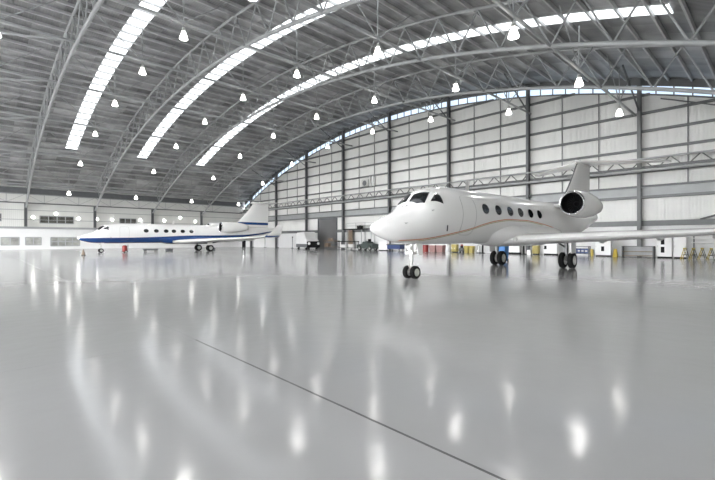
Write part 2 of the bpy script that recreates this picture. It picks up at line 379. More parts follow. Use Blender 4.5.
# lattice girder part way up the gable wall
lg = empty('lattice_girder', (X_GABLE - 1.7, 0, 0), 'long horizontal lattice girder crossing the gable wall behind the jet tail', 'girder')
MB().tube((0, Y_RIGHT + .3, 7.95), (0, Y_LEFT - 1.2, 7.95), .13, 10).build('bottom_chord', M['steel'], lg, 50)
MB().tube((0, Y_RIGHT + .3, 9.0), (0, Y_LEFT - 1.2, 9.0), .10, 8).build('top_chord', M['steel'], lg, 50)
MB().tube((.7, Y_RIGHT + .3, 7.9), (.7, Y_LEFT - 1.2, 7.9), .10, 8).build('rear_chord', M['girt'], lg, 50)
nb = 90
for k in range(nb):
    y = Y_RIGHT + .5 + 1.04 * k
    MB().tube((0, y, 7.95 if k % 2 else 9.0), (0, y + 1.04, 9.0 if k % 2 else 7.95), .055, 6).tube((0, y, 7.95), (.7, y + 1.04, 7.9), .045, 6).build('web_brace', M['girt'], lg, 50)
# ------------------------------------------------------------------ pendant lamps
def make_lamp():
    t = empty('pendant_lamp', (0, 0, 0), 'x', 'pendant lamp', 'glowing bell lamps hung from the ties')
    MB().tube((0, 0, .62), (0, 0, 1.05), .02, 6).build('rod', M['steel'], t)
    MB().lathe([(.03, .64), (.12, .62), (.13, .42), (.16, .40), (.16, .36)], n=16, cap0=True, cap1=True).build('housing', M['hub'], t, 40)
    MB().lathe([(.11, .36), (.14, .30), (.18, .17), (.23, .04), (.27, -.10), (.28, -.16), (.20, -.19), (.08, -.21)], n=20, cap0=True, cap1=True).build('shade', M['lamp'], t, 60)
    sd = bpy.data.lights.new('lamp_light', 'SPOT'); sd.energy = 95; sd.spot_size = math.radians(150); sd.spot_blend = .4; sd.shadow_soft_size = .3; sd.color = (1, .985, .96)
    so = bpy.data.objects.new('lamp_light', sd); COL.objects.link(so); so.parent = t; so.location = (0, 0, -.42)
    return t
lamp = None
BAY = ['left of the leftmost whole truss', 'under the first rooflight strip', 'under the second rooflight strip', 'under the third rooflight strip', 'in the row nearest the gable wall']
for k in range(-1, 4):
    xm = 6.0 + 9.87 * (k + .5)
    for r in range(8):
        y = 80 - 10 * r
        if lamp is None: o = lamp = make_lamp()
        else: o = dup(lamp)
        o.location = (xm, y, roof(y, 3.42) - 1.0)
        o['label'] = 'glowing bell lamp, %s from the left wall, %s' % (ORD[r], BAY[k + 1])
# bulkhead lamps on the left wall
bl = None
for i, (x, z) in enumerate([(7.0, 5.45), (10.15, 6.2), (13.45, 5.45), (16.3, 5.45), (18.75, 5.45), (23.6, 5.55), (28.1, 5.55), (31.3, 6.28), (34.5, 5.6)]):
    if bl is None:
        bl = o = empty('wall_lamp', (0, 0, 0), 'x', 'wall lamp', 'round glowing lamps on the left wall')
        MB().lathe([(.30, 0), (.30, -.07), (.27, -.09)], axis='Y', n=20, cap0=True, cap1=True).build('backplate', M['steel'], o, 40)
        MB().lathe([(.25, -.08), (.24, -.16), (.18, -.24), (.08, -.28)], axis='Y', n=20, cap0=True, cap1=True).build('diffuser', M['lampwall'], o, 60)
    else: o = dup(bl)
    o.location = (x, Y_LEFT - .005, z)
    o['label'] = '%s round glowing wall lamp from the left along the left side wall' % ORD[i]
# ------------------------------------------------------------------ aircraft
def pchip(xs, ys):
    n = len(xs); h = [xs[i + 1] - xs[i] for i in range(n - 1)]; d = [(ys[i + 1] - ys[i]) / h[i] for i in range(n - 1)]
    m = [d[0]] + [0 if d[i - 1] * d[i] <= 0 else 2 * d[i - 1] * d[i] / (d[i - 1] + d[i]) for i in range(1, n - 1)] + [d[-1]]
    def f(x):
        x = min(max(x, xs[0]), xs[-1]); i = 0
        while i < n - 2 and x > xs[i + 1]: i += 1
        t = (x - xs[i]) / h[i]; a = t * t * (3 - 2 * t)
        return ys[i] * (1 - a) + ys[i + 1] * a + h[i] * (t * (1 - t) ** 2 * m[i] - t * t * (1 - t) * m[i + 1])
    return f
PROF = [(0, 2.07, 2.03, .02), (.05, 2.15, 1.95, .12), (.2, 2.26, 1.85, .28), (.5, 2.40, 1.72, .46), (1.0, 2.59, 1.58, .67), (1.5, 2.78, 1.49, .83), (1.9, 2.97, 1.45, .93),
        (2.4, 3.47, 1.43, 1.06), (2.9, 3.74, 1.42, 1.12), (3.4, 3.85, 1.41, 1.15), (4.0, 3.95, 1.41, 1.19), (5, 3.99, 1.42, 1.21), (6, 4.0, 1.43, 1.22), (16, 4.0, 1.45, 1.22),
        (18, 4.0, 1.55, 1.18), (20, 3.98, 1.85, 1.04), (22, 3.94, 2.25, .82), (24, 3.87, 2.75, .5), (25.5, 3.75, 3.1, .25), (26.1, 3.5, 3.3, .06)]
class Fus:
    def __init__(s, stretch=0, dz=0.0):
        P = [(x if x <= 8 else x + stretch, t + dz, b + dz, w) for x, t, b, w in PROF]
        xs = [p[0] for p in P]
        s.top, s.bot, s.hw, s.L = pchip(xs, [p[1] for p in P]), pchip(xs, [p[2] for p in P]), pchip(xs, [p[3] for p in P]), xs[-1]
    def pt(s, x, phi, off=0.0):
        t, b, w = s.top(x), s.bot(x), s.hw(x)
        return (x, (w + off) * math.sin(phi), (t + b) / 2 + ((t - b) / 2 + off) * math.cos(phi))
    def phi(s, x, z):
        t, b = s.top(x), s.bot(x)
        return math.acos(max(-1, min(1, (z - (t + b) / 2) / ((t - b) / 2))))
def wing_sec(xle, y, z, chord, th, vert=False, n=14):
    """closed aerofoil outline at span position y (or height z for a fin)"""
    pts = []
    for s in (1, -1):
        for i in range(n + 1):
            u = i / n if s == 1 else 1 - i / n
            if s == -1 and i in (0, n): continue
            c = u * u * (3 - 2 * u) if False else (1 - math.cos(PI * u)) / 2
            t = th * chord * 5 * (.2969 * math.sqrt(c) - .126 * c - .3516 * c * c + .2843 * c ** 3 - .1015 * c ** 4)
            k = t if s == 1 else -t * .85
            pts.append((xle + c * chord, y + k, z) if vert else (xle + c * chord, y, z + k))
    return pts
def disc_on(F, m, xc, zc, a, b, side, off, rings=(0, .5, 1.0), n=20):
    vs, fs = [], []
    for r in rings:
        for k in range(n):
            t = 2 * PI * k / n; x = xc + a * r * math.cos(t); z = zc + b * r * math.sin(t)
            p = F.pt(x, side * F.phi(x, z), off); vs.append(p)
    for i in range(len(rings) - 1):
        fs += [(i * n + k, i * n + (k + 1) % n, (i + 1) * n + (k + 1) % n, (i + 1) * n + k) for k in range(n)]
    m.add(vs, fs)
def patch_on(F, m, c, side, off, n=8):
    """c: four (x, phi degrees) corners in order"""
    rows = []
    for i in range(n + 1):
        u = i / n; row = []
        for j in range(n + 1):
            v = j / n
            x = (c[0][0] * (1 - u) + c[1][0] * u) * (1 - v) + (c[3][0] * (1 - u) + c[2][0] * u) * v
            ph = (c[0][1] * (1 - u) + c[1][1] * u) * (1 - v) + (c[3][1] * (1 - u) + c[2][1] * u) * v
            row.append(F.pt(x, side * math.radians(ph), off))
        rows.append(row)
    m.grid(rows)
def ribbon_on(F, m, x0, x1, lo, hi, side, off, nx=70, nz=6):
    rows = []
    for i in range(nx + 1):
        x = x0 + (x1 - x0) * i / nx; p0, p1 = F.phi(x, lo(x)), F.phi(x, hi(x))
        rows.append([F.pt(x, side * (p0 + (p1 - p0) * j / nz), off) for j in range(nz + 1)])
    m.grid(rows)
def make_wheel(name, parent, x, y, z, r, w):
    b = MB()
    b.lathe([(r * .58, -w * .5), (r * .8, -w * .52), (r * .93, -w * .46), (r, -w * .3), (r, -.12 * w), (r * .985, -.1 * w), (r * .985, .1 * w), (r, .12 * w), (r, w * .3), (r * .93, w * .46), (r * .8, w * .52), (r * .58, w * .5)], axis='Y', n=28)
    b.mi = 1
    for s in (-1, 1): b.lathe([(r * .58, s * w * .5), (r * .54, s * w * .46), (r * .50, s * w * .30), (r * .22, s * w * .28), (r * .18, s * w * .52), (.01, s * w * .54)], axis='Y', n=28)
    b.lathe([(r * .58, -w * .5), (r * .58, w * .5)], axis='Y', n=28)
    return b.build(name, [M['rubber'], M['hub']], parent, 40, loc=(x, y, z))

def make_jet(loc, label, st=0.0, dz=0.0, span=11.9, blue=False, win_x=(), fin_h=7.38, gear_x=(2.36, 13.55)):
    J = empty('business_jet', loc, label, 'airplane', None)
    F = Fus(st, dz)
    # fuselage
    xs = [0, .02, .05, .1, .2, .35, .5, .75, 1.0, 1.25, 1.5, 1.7, 1.9, 2.15, 2.4, 2.65, 2.9, 3.15, 3.4, 3.7, 4, 4.5, 5, 5.5, 6]
    x = 6.5
    while x < 16 + st: xs.append(x); x += .5
    while x < F.L: xs.append(x); x += .35
    xs.append(F.L)
    b = MB(); b.rings([[F.pt(x, 2 * PI * k / 56) for k in range(56)] for x in xs])
    fu = b.build('fuselage', M['jet'], J, 60)
    # belly fairing with the wing roots
    def s(x, a, e):
        u = max(0, min(1, (x - a) / (e - a))); u = u * u * (3 - 2 * u); return u
    b = MB(); rs = []
    x0, x1 = 6.3 + st * .8, 17.4 + st
    for i in range(45):
        x = x0 + (x1 - x0) * i / 44; k = max(.03, min(math.sin(min(1, (x - x0) / 3.2) * PI / 2), math.sin(min(1, (x1 - x) / 3.5) * PI / 2)))
        rs.append([(x, 1.42 * k ** .6 * math.sin(2 * PI * j / 40), dz + 1.95 + (.70 * k) * math.cos(2 * PI * j / 40)) for j in range(40)])
    b.rings(rs); b.build('belly_fairing', M['blue'] if blue else M['jet'], J, 60)
    # wings
    wx = 8.7 + st * 1.05
    for sd in (-1, 1):
        b = MB(); secs = []
        for u in (0, .06, .13, .22, .35, .5, .7, .88, .97, 1.0):
            y = .6 + (span - .85 - .6) * u
            le = wx + (y - .9) * .585 - .35 * (1 - u) ** 8
            te = wx + 7.0 + (y - .9) * .20 + .55 * max(0, .35 - u) / .35 * -1 * 0
            ch = te - le
            secs.append(wing_sec(le, sd * y, dz + 1.58 + (y - .6) * .052, ch, .09 + .015 * min(1, u * 3) - .02 * u))
        b.rings(secs); w = b.build('wing', M['jet'], J, 50)
        y = span - .85; le = wx + (y - .9) * .585; te = wx + 7.0 + (y - .9) * .20; zt = dz + 1.58 + (y - .6) * .052
        b = MB(); secs = []
        for u in (0, .15, .35, .6, 1.0):
            secs.append([(p[0], p[1], p[2]) for p in wing_sec(le + .15 + 1.5 * u, sd * (y + .02 + .35 * min(1, u * 3) + .2 * u), zt + .02 + 1.5 * u ** 1.15, (te - le - .15) * (1 - .62 * u), .09, True)])
        b.rings(secs); b.build('winglet', M['jet'], w, 50)
        if blue:
            q = MB(); q.rings([[(p[0] - .02 if p[0] < le + .5 else p[0] + .02, p[1] * 1.003, p[2]) for p in wing_sec(le + .12, sd * (y - .25), zt - .01, te - le, .12)], [(p[0], p[1], p[2]) for p in wing_sec(le + .2, sd * (y + .22), zt + .12, (te - le) * .9, .14)]])
            q.build('wingtip_band', M['blue'], w, 50)
        for yy in (3.4, 6.0, 8.2):
            te_ = wx + 7.0 + (yy - .9) * .20; z_ = dz + 1.58 + (yy - .6) * .052
            MB().path([(te_ - 1.7, sd * yy, z_ - .12), (te_ - 1.1, sd * yy, z_ - .2), (te_ - .3, sd * yy, z_ - .16), (te_ + .25, sd * yy, z_ - .04)], [.03, .12, .10, .02], 10).build('flap_fairing', M['jetgrey'], w, 60)
        MB().lathe([(.0, -.06), (.06, -.05), (.10, 0), (.10, .1)], o=(wx - .05 + .0, sd * 1.42, dz + 1.64), axis='X', n=16, cap1=True).build('landing_light', M['hub'], w, 50)
        # engine
        ex, ey, ez = 14.15 + st * 1.45, sd * 2.15, dz + 3.73
        e = MB().lathe([(.70, .10), (.745, .35), (.785, .8), (.80, 1.4), (.775, 2.2), (.69, 3.0), (.56, 3.7), (.48, 4.1), (.45, 4.15), (.44, 3.9)], o=(0, 0, 0), axis='X', n=40).build('engine_nacelle', M['jet'], J, 45, loc=(ex, ey, ez))
        MB().lathe([(.70, .10), (.685, .035), (.655, .0), (.62, .01), (.59, .06), (.575, .16)], axis='X', n=40).build('intake_lip', M['chrome'], e, 60)
        MB().lathe([(.575, .16), (.56, .5), (.56, 1.0)], axis='X', n=40).build('intake_duct', M['black'], e, 60)
        q = MB(); q.lathe([(.005, .55), (.08, .62), (.14, .74), (.17, .88)], axis='X', n=20, cap1=True)
        for k in range(22):
            a = 2 * PI * k / 22; da = .11
            pr = []
            for rr, tw in ((.15, .06), (.35, .10), (.555, .13)):
                pr.append([(.82 - tw * .5, rr * math.cos(a), rr * math.sin(a)), (.82 + tw * .5, rr * math.cos(a + da), rr * math.sin(a + da))])
            q.grid(pr)
        q.build('fan', M['black'], e, 30)
        MB().lathe([(.56, .98), (.01, .98)], axis='X', n=40).build('fan_backing', M['black'], e)
        MB().lathe([(.43, 3.8), (.40, 4.35), (.37, 4.5), (.34, 4.35), (.33, 4.0), (.01, 4.0)], axis='X', n=32).build('exhaust_nozzle', M['hub'], e, 45)
        b = MB(); b.rings([[(p[0], p[1], p[2]) for p in wing_sec(ex + .75, sd * .85, ez - .03, 3.3, .10)], [(p[0], p[1], p[2]) for p in wing_sec(ex + 1.0, sd * 1.42, ez, 2.8, .10)]])
        b.build('pylon', M['jet'], J, 50)
        # main gear
        gx = gear_x[1]; gy = sd * 2.1
        g = MB(); g.tube((gx, gy, dz + 1.72), (gx, gy, .85), .10, 12); g.tube((gx, gy, .95), (gx + .16, gy, .45), .075, 10); g.tube((gx + .16, gy - .30, .45), (gx + .16, gy + .30, .45), .05, 10)
        g.tube((gx, gy, 1.15), (gx + .1, gy - sd * .75, dz + 1.6), .05, 8); g.tube((gx + .02, gy, 1.35), (gx + .22, gy, .62), .035, 8); g.tube((gx - .07, gy, 1.5), (gx - .05, gy, .7), .02, 6)
        G = g.build('main_gear', M['strut'], J, 40)
        for d in (-.24, .24): make_wheel('wheel', G, gx + .16, gy + d, .45, .45, .27)
        b = MB(); b.box(gx - .35, gy + sd * .34, .85, gx + .4, gy + sd * .37, dz + 1.62); b.build('gear_door', M['jet'], G, bevel=.01)
    # nose gear
    nx = gear_x[0]
    g = MB(); g.tube((nx, 0, dz + 1.55), (nx, 0, .75), .075, 12); g.tube((nx, 0, .80), (nx, 0, .27), .055, 12); g.tube((nx, -.20, .27), (nx, .20, .27), .045, 10)
    g.tube((nx, .0, .95), (nx + .55, 0, dz + 1.5), .045, 8); g.tube((nx - .06, 0, .80), (nx - .17, 0, .55), .03, 6); g.tube((nx - .17, 0, .55), (nx - .04, 0, .36), .03, 6)
    g.box(nx - .14, -.17, 1.02, nx + .14, .17, 1.12); g.box(nx - .2, -.08, dz + 1.2, nx - .05, .08, dz + 1.34)
    for s_ in (-1, 1): g.tube((nx, s_ * .15, 1.05), (nx + .05, s_ * .2, dz + 1.45), .03, 6)
    G = g.build('nose_gear', M['hub'], J, 40)
    for d in (-.19, .19): make_wheel('wheel', G, nx, d, .27, .27, .19)
    for s_ in (-1, 1):
        b = MB(); b.add([(nx - .05, s_ * .26, dz + 1.46), (nx + .34, s_ * .26, dz + 1.44), (nx + .30, s_ * .33, dz + .98), (nx + .02, s_ * .33, dz + 1.0), (nx - .05, s_ * .29, dz + 1.46), (nx + .34, s_ * .29, dz + 1.44), (nx + .30, s_ * .36, dz + .98), (nx + .02, s_ * .36, dz + 1.0)],
              [(0, 1, 2, 3), (7, 6, 5, 4), (0, 4, 5, 1), (1, 5, 6, 2), (2, 6, 7, 3), (3, 7, 4, 0)])
        b.build('gear_door', M['jet'], G)
    # fin and tailplane
    q = st
    b = MB(); secs = []
    for u in (0, .1, .3, .55, .8, 1.0):
        z = dz + 3.55 + (fin_h - 3.55) * u
        le = 18.3 + q + (21.7 - 18.3) * u + .9 * (-(1 - u) ** 4); te = 24.3 + q + .1 * u
        secs.append(wing_sec(le, 0, z, te - le, .10 - .02 * u, True))
    b.rings(secs); fin = b.build('vertical_fin', M['jet'], J, 50)
    if blue:
        m2 = MB(); secs = []
        for z in (dz + 4.25, dz + 4.45, dz + 4.65):
            u = (z - dz - 3.55) / (fin_h - 3.55); le = 18.3 + q + 3.4 * u - .9 * (1 - u) ** 4; te = 24.3 + q + .1 * u
            secs.append([(p[0], p[1] * 1.04 + (.006 if p[1] > 0 else -.006), p[2]) for p in wing_sec(le - .01, 0, z, te - le + .02, .105, True)])
        m2.rings(secs); m2.build('fin_stripe', M['blue'], fin, 50)
    else:
        m2 = MB(); pts = []
        for u in (.06, .3, .55, .8, .97):
            pts.append((18.3 + q + 3.4 * u - .9 * (1 - u) ** 4 - .01, 0, dz + 3.55 + (fin_h - 3.55) * u))
        m2.path(pts, .05, 8); m2.build('leading_edge', M['darksteel'], fin, 60)
    b = MB(); secs = []
    for y in (-4.85, -4.7, -3, -1.5, -.3, .3, 1.5, 3, 4.7, 4.85):
        a = abs(y); le = 21.5 + q + a * .80; ch = 2.7 - a * .32
        if a > 4.8: le += .3; ch -= .4
        secs.append(wing_sec(le, y, dz + fin_h + .02 - a * .012, ch, .085))
    b.rings(secs); b.build('horizontal_stabilizer', M['jet'], J, 50)
    b = MB(); b.lathe([(.01, 0), (.10, .12), (.17, .5), (.18, 1.4), (.14, 2.4), (.03, 3.3)], o=(21.1 + q, 0, dz + fin_h), axis='X', n=16, cap0=True, cap1=True); b.build('tail_bullet', M['jet'], J, 60)
    # cabin windows, cockpit glazing, doors and livery on the fuselage
    for sd in (-1, 1):
        for x in win_x:
            m = MB(); disc_on(F, m, x, dz + 3.03, .30, .235, sd, .004); m.build('cabin_window', M['glass'], fu, 60, solid=False)
            m = MB(); disc_on(F, m, x, dz + 3.03, .335, .27, sd, .006, (.885, 1.0)); m.build('window_surround', M['seal'], fu, 60, solid=False)
        m = MB(); patch_on(F, m, [(1.86, 4), (2.28, 45), (2.84, 30), (2.42, 4)], sd, .006); m.build('windshield_pane', M['glass'], fu, 60, solid=False)
        m = MB(); patch_on(F, m, [(2.52, 51), (3.13, 67), (3.20, 46), (3.10, 37)], sd, .006); m.build('cockpit_side_window', M['glass'], fu, 60, solid=False)
        if not blue:
            sx = [1.0, 1.23, 2.18, 3.07, 3.8, 5.11, 6.22, 7.27, 8.56, 10.23, 12.14, 14.4, 15.4]
            sz = [1.575, 1.585, 1.635, 1.74, 1.86, 2.09, 2.34, 2.51, 2.62, 2.63, 2.53, 2.30, 2.18]
            zf = pchip(sx, sz)
            m = MB(); ribbon_on(F, m, 1.2, 15.3, lambda x: zf(x) - .022, lambda x: zf(x) + .022, sd, .007, 90, 2); m.build('livery_stripe', M['orange'], fu, 60, solid=False)
            m = MB(); ribbon_on(F, m, 1.2, 12.5, lambda x: zf(x) - .075 + .02 * (x < 2.2), lambda x: zf(x) - .045 + .0 * x, sd, .006, 90, 2); m.build('livery_stripe', M['olive'], fu, 60, solid=False)
        else:
            hi = pchip([0, .3, 1.5, 5, 9, 13, 17, 21, 24 + 0.0, 26, 28.1], [dz + 2.06, dz + 2.05, dz + 2.07, dz + 2.12, dz + 2.25, dz + 2.45, dz + 2.5, dz + 2.6, dz + 2.85, dz + 3.15, dz + 3.4])
            lo = pchip([0, 6.5, 10, 13.5, 16.5, 20, 23, 28.1], [dz + 1.0, dz + 1.0, dz + 1.2, dz + 2.05, dz + 2.15, dz + 2.2, dz + 2.5, dz + 3.32])
            m = MB(); ribbon_on(F, m, .03, 27.6, lo, hi, sd, .012, 120, 14); m.build('livery_band', M['blue'], fu, 60, solid=False)
    for xa, xb, za, zb in ((4.35, 5.4, dz + 1.82, dz + 3.52),):
        m = MB(); pts = []
        def rr(t):   # rounded rectangle
            c, s2 = math.cos(t), math.sin(t); k = (abs(c) ** 6 + abs(s2) ** 6) ** (-1 / 6)
            return (xa + xb) / 2 + (xb - xa) / 2 * c * k, (za + zb) / 2 + (zb - za) / 2 * s2 * k
        for i in range(49):
            x, z = rr(2 * PI * i / 48); pts.append(F.pt(x, -F.phi(x, z), .0))
        m.path(pts, .013, 6); m.build('cabin_door_outline', M['line'], fu, 60)
    m = MB(); x = 3.35; pts = [F.pt(x + .12 * i / 4, -math.radians(110 + 12 * i / 4), .012) for i in range(5)]
    m.path(pts, .03, 8); m.build('door_handle', M['darksteel'], fu, 60)
    for ax in ((6.4,) if not blue else (7.0, 11.0)):
        b = MB(); zt = F.top(ax); b.rings([wing_sec(ax, 0, zt - .03, .34, .12, True), wing_sec(ax + .2, 0, zt + .52, .2, .12, True)]); b.build('blade_antenna', M['jet'], fu, 50)
    for px_, ph in ((1.15, 75), (2.4, 72)):
        b = MB(); p = Vector(F.pt(px_, -math.radians(ph))); n_ = Vector((0, p.y, p.z - (F.top(px_) + F.bot(px_)) / 2)).normalized()
        b.tube(p - n_ * .02, p + n_ * .09, .022, 8); b.tube(p + n_ * .09 + Vector((.03, 0, 0)), p + n_ * .09 - Vector((.16, 0, 0)), .018, 8, .01); b.build('pitot_probe', M['seal'], fu, 50)
    return J
jet = make_jet((10.76, 10.68, 0), 'large white business jet with a thin copper stripe, nearest the camera', win_x=(6.25, 7.45, 8.65, 9.8, 11.0, 12.13))
jet2 = make_jet((8.85, 59.0, 0), 'white business jet with a blue lower fuselage, parked far off to the left', st=2.0, dz=-.22, span=13.9, blue=True, win_x=(7.4, 8.65, 9.9, 10.9, 12.1, 13.3), fin_h=7.75, gear_x=(2.5, 15.4))
# ------------------------------------------------------------------ ground equipment along the gable wall
XG = 44.6
def bx(x0, y0, z0, x1, y1, z1): return MB().box(x0, y0, z0, x1, y1, z1)
# van seen side-on, bonnet to the left
v = empty('van', (42.6, 58.2, 0), 'white van with a dark front and two round headlights beside the roller door', 'van', None, math.radians(-104))
b = MB(); b.prism([(-2.7, .45), (-2.7, 2.5), (-2.5, 2.9), (.7, 3.0), (1.0, 2.9), (1.95, 1.75), (2.65, 1.45), (2.72, 1.0), (2.72, .45)], 'Y', -1.12, 1.12)
b.build('body', M['white'], v, bevel=.09, smooth=40)
b = MB(); b.box(-2.6, -1.14, .32, 2.5, 1.14, .95); b.build('sill', M['darksteel'], v, bevel=.04)
b = MB(); b.box(2.5, -1.15, .3, 2.86, 1.15, 1.38); b.build('grille', M['black'], v, bevel=.06)
for y in (-.86, .86): MB().lathe([(.24, 2.84), (.24, 2.88), (.16, 2.93), (.02, 2.95)], o=(0, y, 1.0), axis='X', n=20, cap0=True, cap1=True).build('headlight', M['white'], v, 50)
b = MB(); b.add([(1.05, -1.0, 2.86), (1.05, 1.0, 2.86), (1.93, 1.0, 1.80), (1.93, -1.0, 1.80), (1.09, -1.0, 2.89), (1.09, 1.0, 2.89), (1.97, 1.0, 1.83), (1.97, -1.0, 1.83)], [(0, 1, 2, 3), (7, 6, 5, 4), (0, 4, 5, 1), (1, 5, 6, 2), (2, 6, 7, 3), (3, 7, 4, 0)]); b.build('windshield', M['jetgrey'], v)  # pale grey pane: the reflection on the glass is put into its colour
for x in (-1.8, 1.75):
    for y in (-.98, .98): make_wheel('wheel', v, x, y, .42, .42, .26)
# tables
def table(nm, y0, y1, h, top, label, cat, grp=None, shelf=None):
    t = empty(nm, (XG - .55, (y0 + y1) / 2, 0), label, cat, grp); L = (y1 - y0) / 2
    bx(-.45, -L, h - .12, .45, L, h).build('top', top, t, bevel=.015)
    for x in (-.38, .38):
        for y in (-L + .08, L - .08): bx(x - .04, y - .04, 0, x + .04, y + .04, h - .12).build('leg', M['darksteel'], t)
    if shelf: bx(-.4, -L + .05, shelf, .4, L - .05, shelf + .05).build('shelf', top, t)
    return t
table('work_table', 51.6, 55.1, 1.5, M['brown'], 'brown topped work table in front of the grey roller door', 'table', None, .45)
table('work_table', 46.9, 51.2, 1.42, M['black'], 'long dark work table under the raised platform', 'table', None, .3)
for y, m, h, lab in ((54.3, 'brown', .55, 'brown crate on the shelf of the brown topped table, left one'), (52.6, 'darksteel', .45, 'dark crate on the shelf of the brown topped table, right one')):
    c = empty('crate', (XG - .55, y, .51), lab, 'crate'); bx(-.3, -.5, 0, .3, .5, h).build('body', M[m], c, bevel=.02); bx(-.32, -.52, h - .06, .32, .52, h + .01).build('rim', M[m], c)
for y, m, h, lab in ((50.0, 'white', .5, 'pale box on the shelf of the long dark table, left one'), (48.1, 'jetgrey', .55, 'grey box on the shelf of the long dark table, right one')):
    c = empty('storage_box', (XG - .55, y, .36), lab, 'box'); bx(-.3, -.7, 0, .3, .7, h).build('body', M[m], c, bevel=.02); bx(-.32, -.72, h - .07, .32, .72, h).build('lid', M[m], c)
c = empty('toolbox', (XG - .55, 53.5, 1.51), 'small brown toolbox on top of the brown topped table', 'toolbox'); bx(-.2, -.45, 0, .2, .45, .4).build('body', M['brown'], c, bevel=.03); MB().tube((0, -.2, .46), (0, .2, .46), .03).build('handle', M['darksteel'], c)
# raised access platform
p = empty('access_platform', (XG + .7, 47.8, 0), 'raised maintenance platform on legs behind the jet nose', 'platform')
bx(-.55, -3.4, 3.30, .35, 3.4, 3.45).build('deck', M['black'], p)
for y in (-3.3, -1.1, 2.1, 3.3):
    for x in (-.5, .3): bx(x - .04, y - .04, 0, x + .04, y + .04, 3.32).build('leg', M['steel'], p)
bx(-.02, 1.5, .5, .02, 2.8, 3.2).build('side_panel', M['brown'], p)
for z in (3.95, 4.4): MB().tube((.3, -3.35, z), (.3, 3.35, z), .03, 6).build('guard_rail', M['steel'], p)
for y in (-3.3, -1.1, 1.1, 3.3): MB().tube((.3, y, 3.45), (.3, y, 4.4), .03, 6).build('rail_post', M['steel'], p)
c = empty('equipment_case', (XG + .5, 47.3, 3.46), 'small black case sitting on the raised platform', 'case'); bx(-.3, -.5, 0, .2, .5, .42).build('body', M['black'], c, bevel=.04); MB().path([(-.05, -.2, .42), (-.05, -.15, .5), (-.05, .15, .5), (-.05, .2, .42)], .025, 6).build('handle', M['black'], c)
# tow tractor
t = empty('tow_tractor', (XG - .6, 44.5, 0), 'low dark green aircraft tow tractor left of the jet nose gear', 'tractor')
b = MB(); b.prism([(-1.8, .3), (-1.8, .95), (-.7, 1.1), (-.6, 1.35), (.4, 1.35), (.6, 1.0), (1.75, .9), (1.75, .3)], 'X', -.7, .7); b.build('body', M['green'], t, bevel=.06)
b = MB(); b.box(-.3, -.5, 1.35, .3, -.38, 1.75); b.box(-.3, -.5, 1.3, .3, .1, 1.42); b.build('seat', M['black'], t, bevel=.03)
for y in (-1.15, 1.1):
    for x in (-.62, .62): w = make_wheel('wheel', t, 0, 0, 0, .38, .24); w.rotation_euler.z = PI / 2; w.location = (x, y, .38)
MB().tube((0, .45, 1.3), (0, .25, 1.6), .02, 6).build('steering_column', M['black'], t)
def cabinet(nm, x, y0, y1, h, m, label, cat='cabinet', base=.12, holes=(), doors=2, depth=.5, grp=None):
    L = (y1 - y0) / 2; t = empty(nm, (x, (y0 + y1) / 2, 0), label, cat, grp)
    bx(-depth / 2, -L, base, depth / 2, L, h).build('body', M[m], t, bevel=.015)
    bx(-depth / 2 + .05, -L + .04, 0, depth / 2 - .05, L - .04, base).build('plinth', M['black'], t)
    for i in range(doors):
        a = -L + 2 * L * i / doors + .03; e = -L + 2 * L * (i + 1) / doors - .03
        d_ = bx(-depth / 2 - .02, a, base + .05, -depth / 2, e, h - .05).build('door', M[m], t, bevel=.006)
        MB().tube((-depth / 2 - .05, e - .06, h * .5), (-depth / 2 - .05, e - .06, h * .6), .012, 6).build('handle', M['chrome'], d_)
    for ya, yb, za, zb in holes: bx(-depth / 2 - .035, ya, za, -depth / 2 - .005, yb, zb).build('vent', M['black'], t)
    return t
cabinet('tool_cabinet', XG, 40.75, 42.5, 1.4, 'white', 'white tool cabinet between the green tractor and the blue cart')
t = empty('service_cart', (XG - .3, 39.0, 0), 'blue service cart with dark top just right of the jet nose tip', 'cart')
bx(-.5, -1.25, .3, .5, 1.25, .85).build('body', M['navy'], t, bevel=.03); bx(-.55, -1.3, .85, .55, 1.3, 1.0).build('top', M['green'], t, bevel=.02)
for y in (-1.0, 1.0):
    for x in (-.4, .4): w = make_wheel('wheel', t, 0, 0, 0, .16, .09); w.rotation_euler.z = PI / 2; w.location = (x, y, .16)
MB().path([(0, 1.25, .8), (0, 1.5, 1.0), (0, 1.5, 1.15)], .03, 6).build('handle', M['red'], t)
# row under the forward fuselage
def drum(y, r, h, m, label, nm='drum', cat='drum', x=XG, grp=None):
    t = empty(nm, (x, y, 0), label, cat, grp)
    MB().lathe([(r * .97, 0), (r, .02), (r, h * .31), (r * 1.04, h * .33), (r * 1.04, h * .36), (r, h * .38), (r, h * .64), (r * 1.04, h * .66), (r * 1.04, h * .69), (r, h * .71), (r, h - .02), (r * .96, h)], n=24, cap0=True, cap1=True).build('body', M[m], t, 40)
    MB().lathe([(r * .9, h - .005), (r * .9, h + .02), (r * .3, h + .025)], n=24, cap0=True, cap1=True).build('lid', M['darksteel'], t, 40)
    return t
drum(33.85, .40, .93, 'red', 'red drum, first in the row under the forward fuselage')
for y, lab in ((32.55, 'faded pink plastic tub left of its twin under the fuselage'), (31.35, 'faded pink plastic tub beside the white cylinder')):
    t = empty('plastic_tub', (XG, y, 0), lab, 'tub', 'faded pink tubs')
    MB().rings([[(x * s, yy * s, z) for x, yy in ((-.4, -.5), (.4, -.5), (.4, .5), (-.4, .5))] for s, z in ((.85, 0), (1, .82), (1.04, .82), (1.04, .9))]).build('body', M['pink'], t)
    MB().box(-.38, -.48, .9, .38, .48, .94).build('lid', M['jetgrey'], t)
t = empty('gas_cylinder', (XG, 30.2, 0), 'white gas cylinder standing left of the yellow cupboard', 'cylinder')
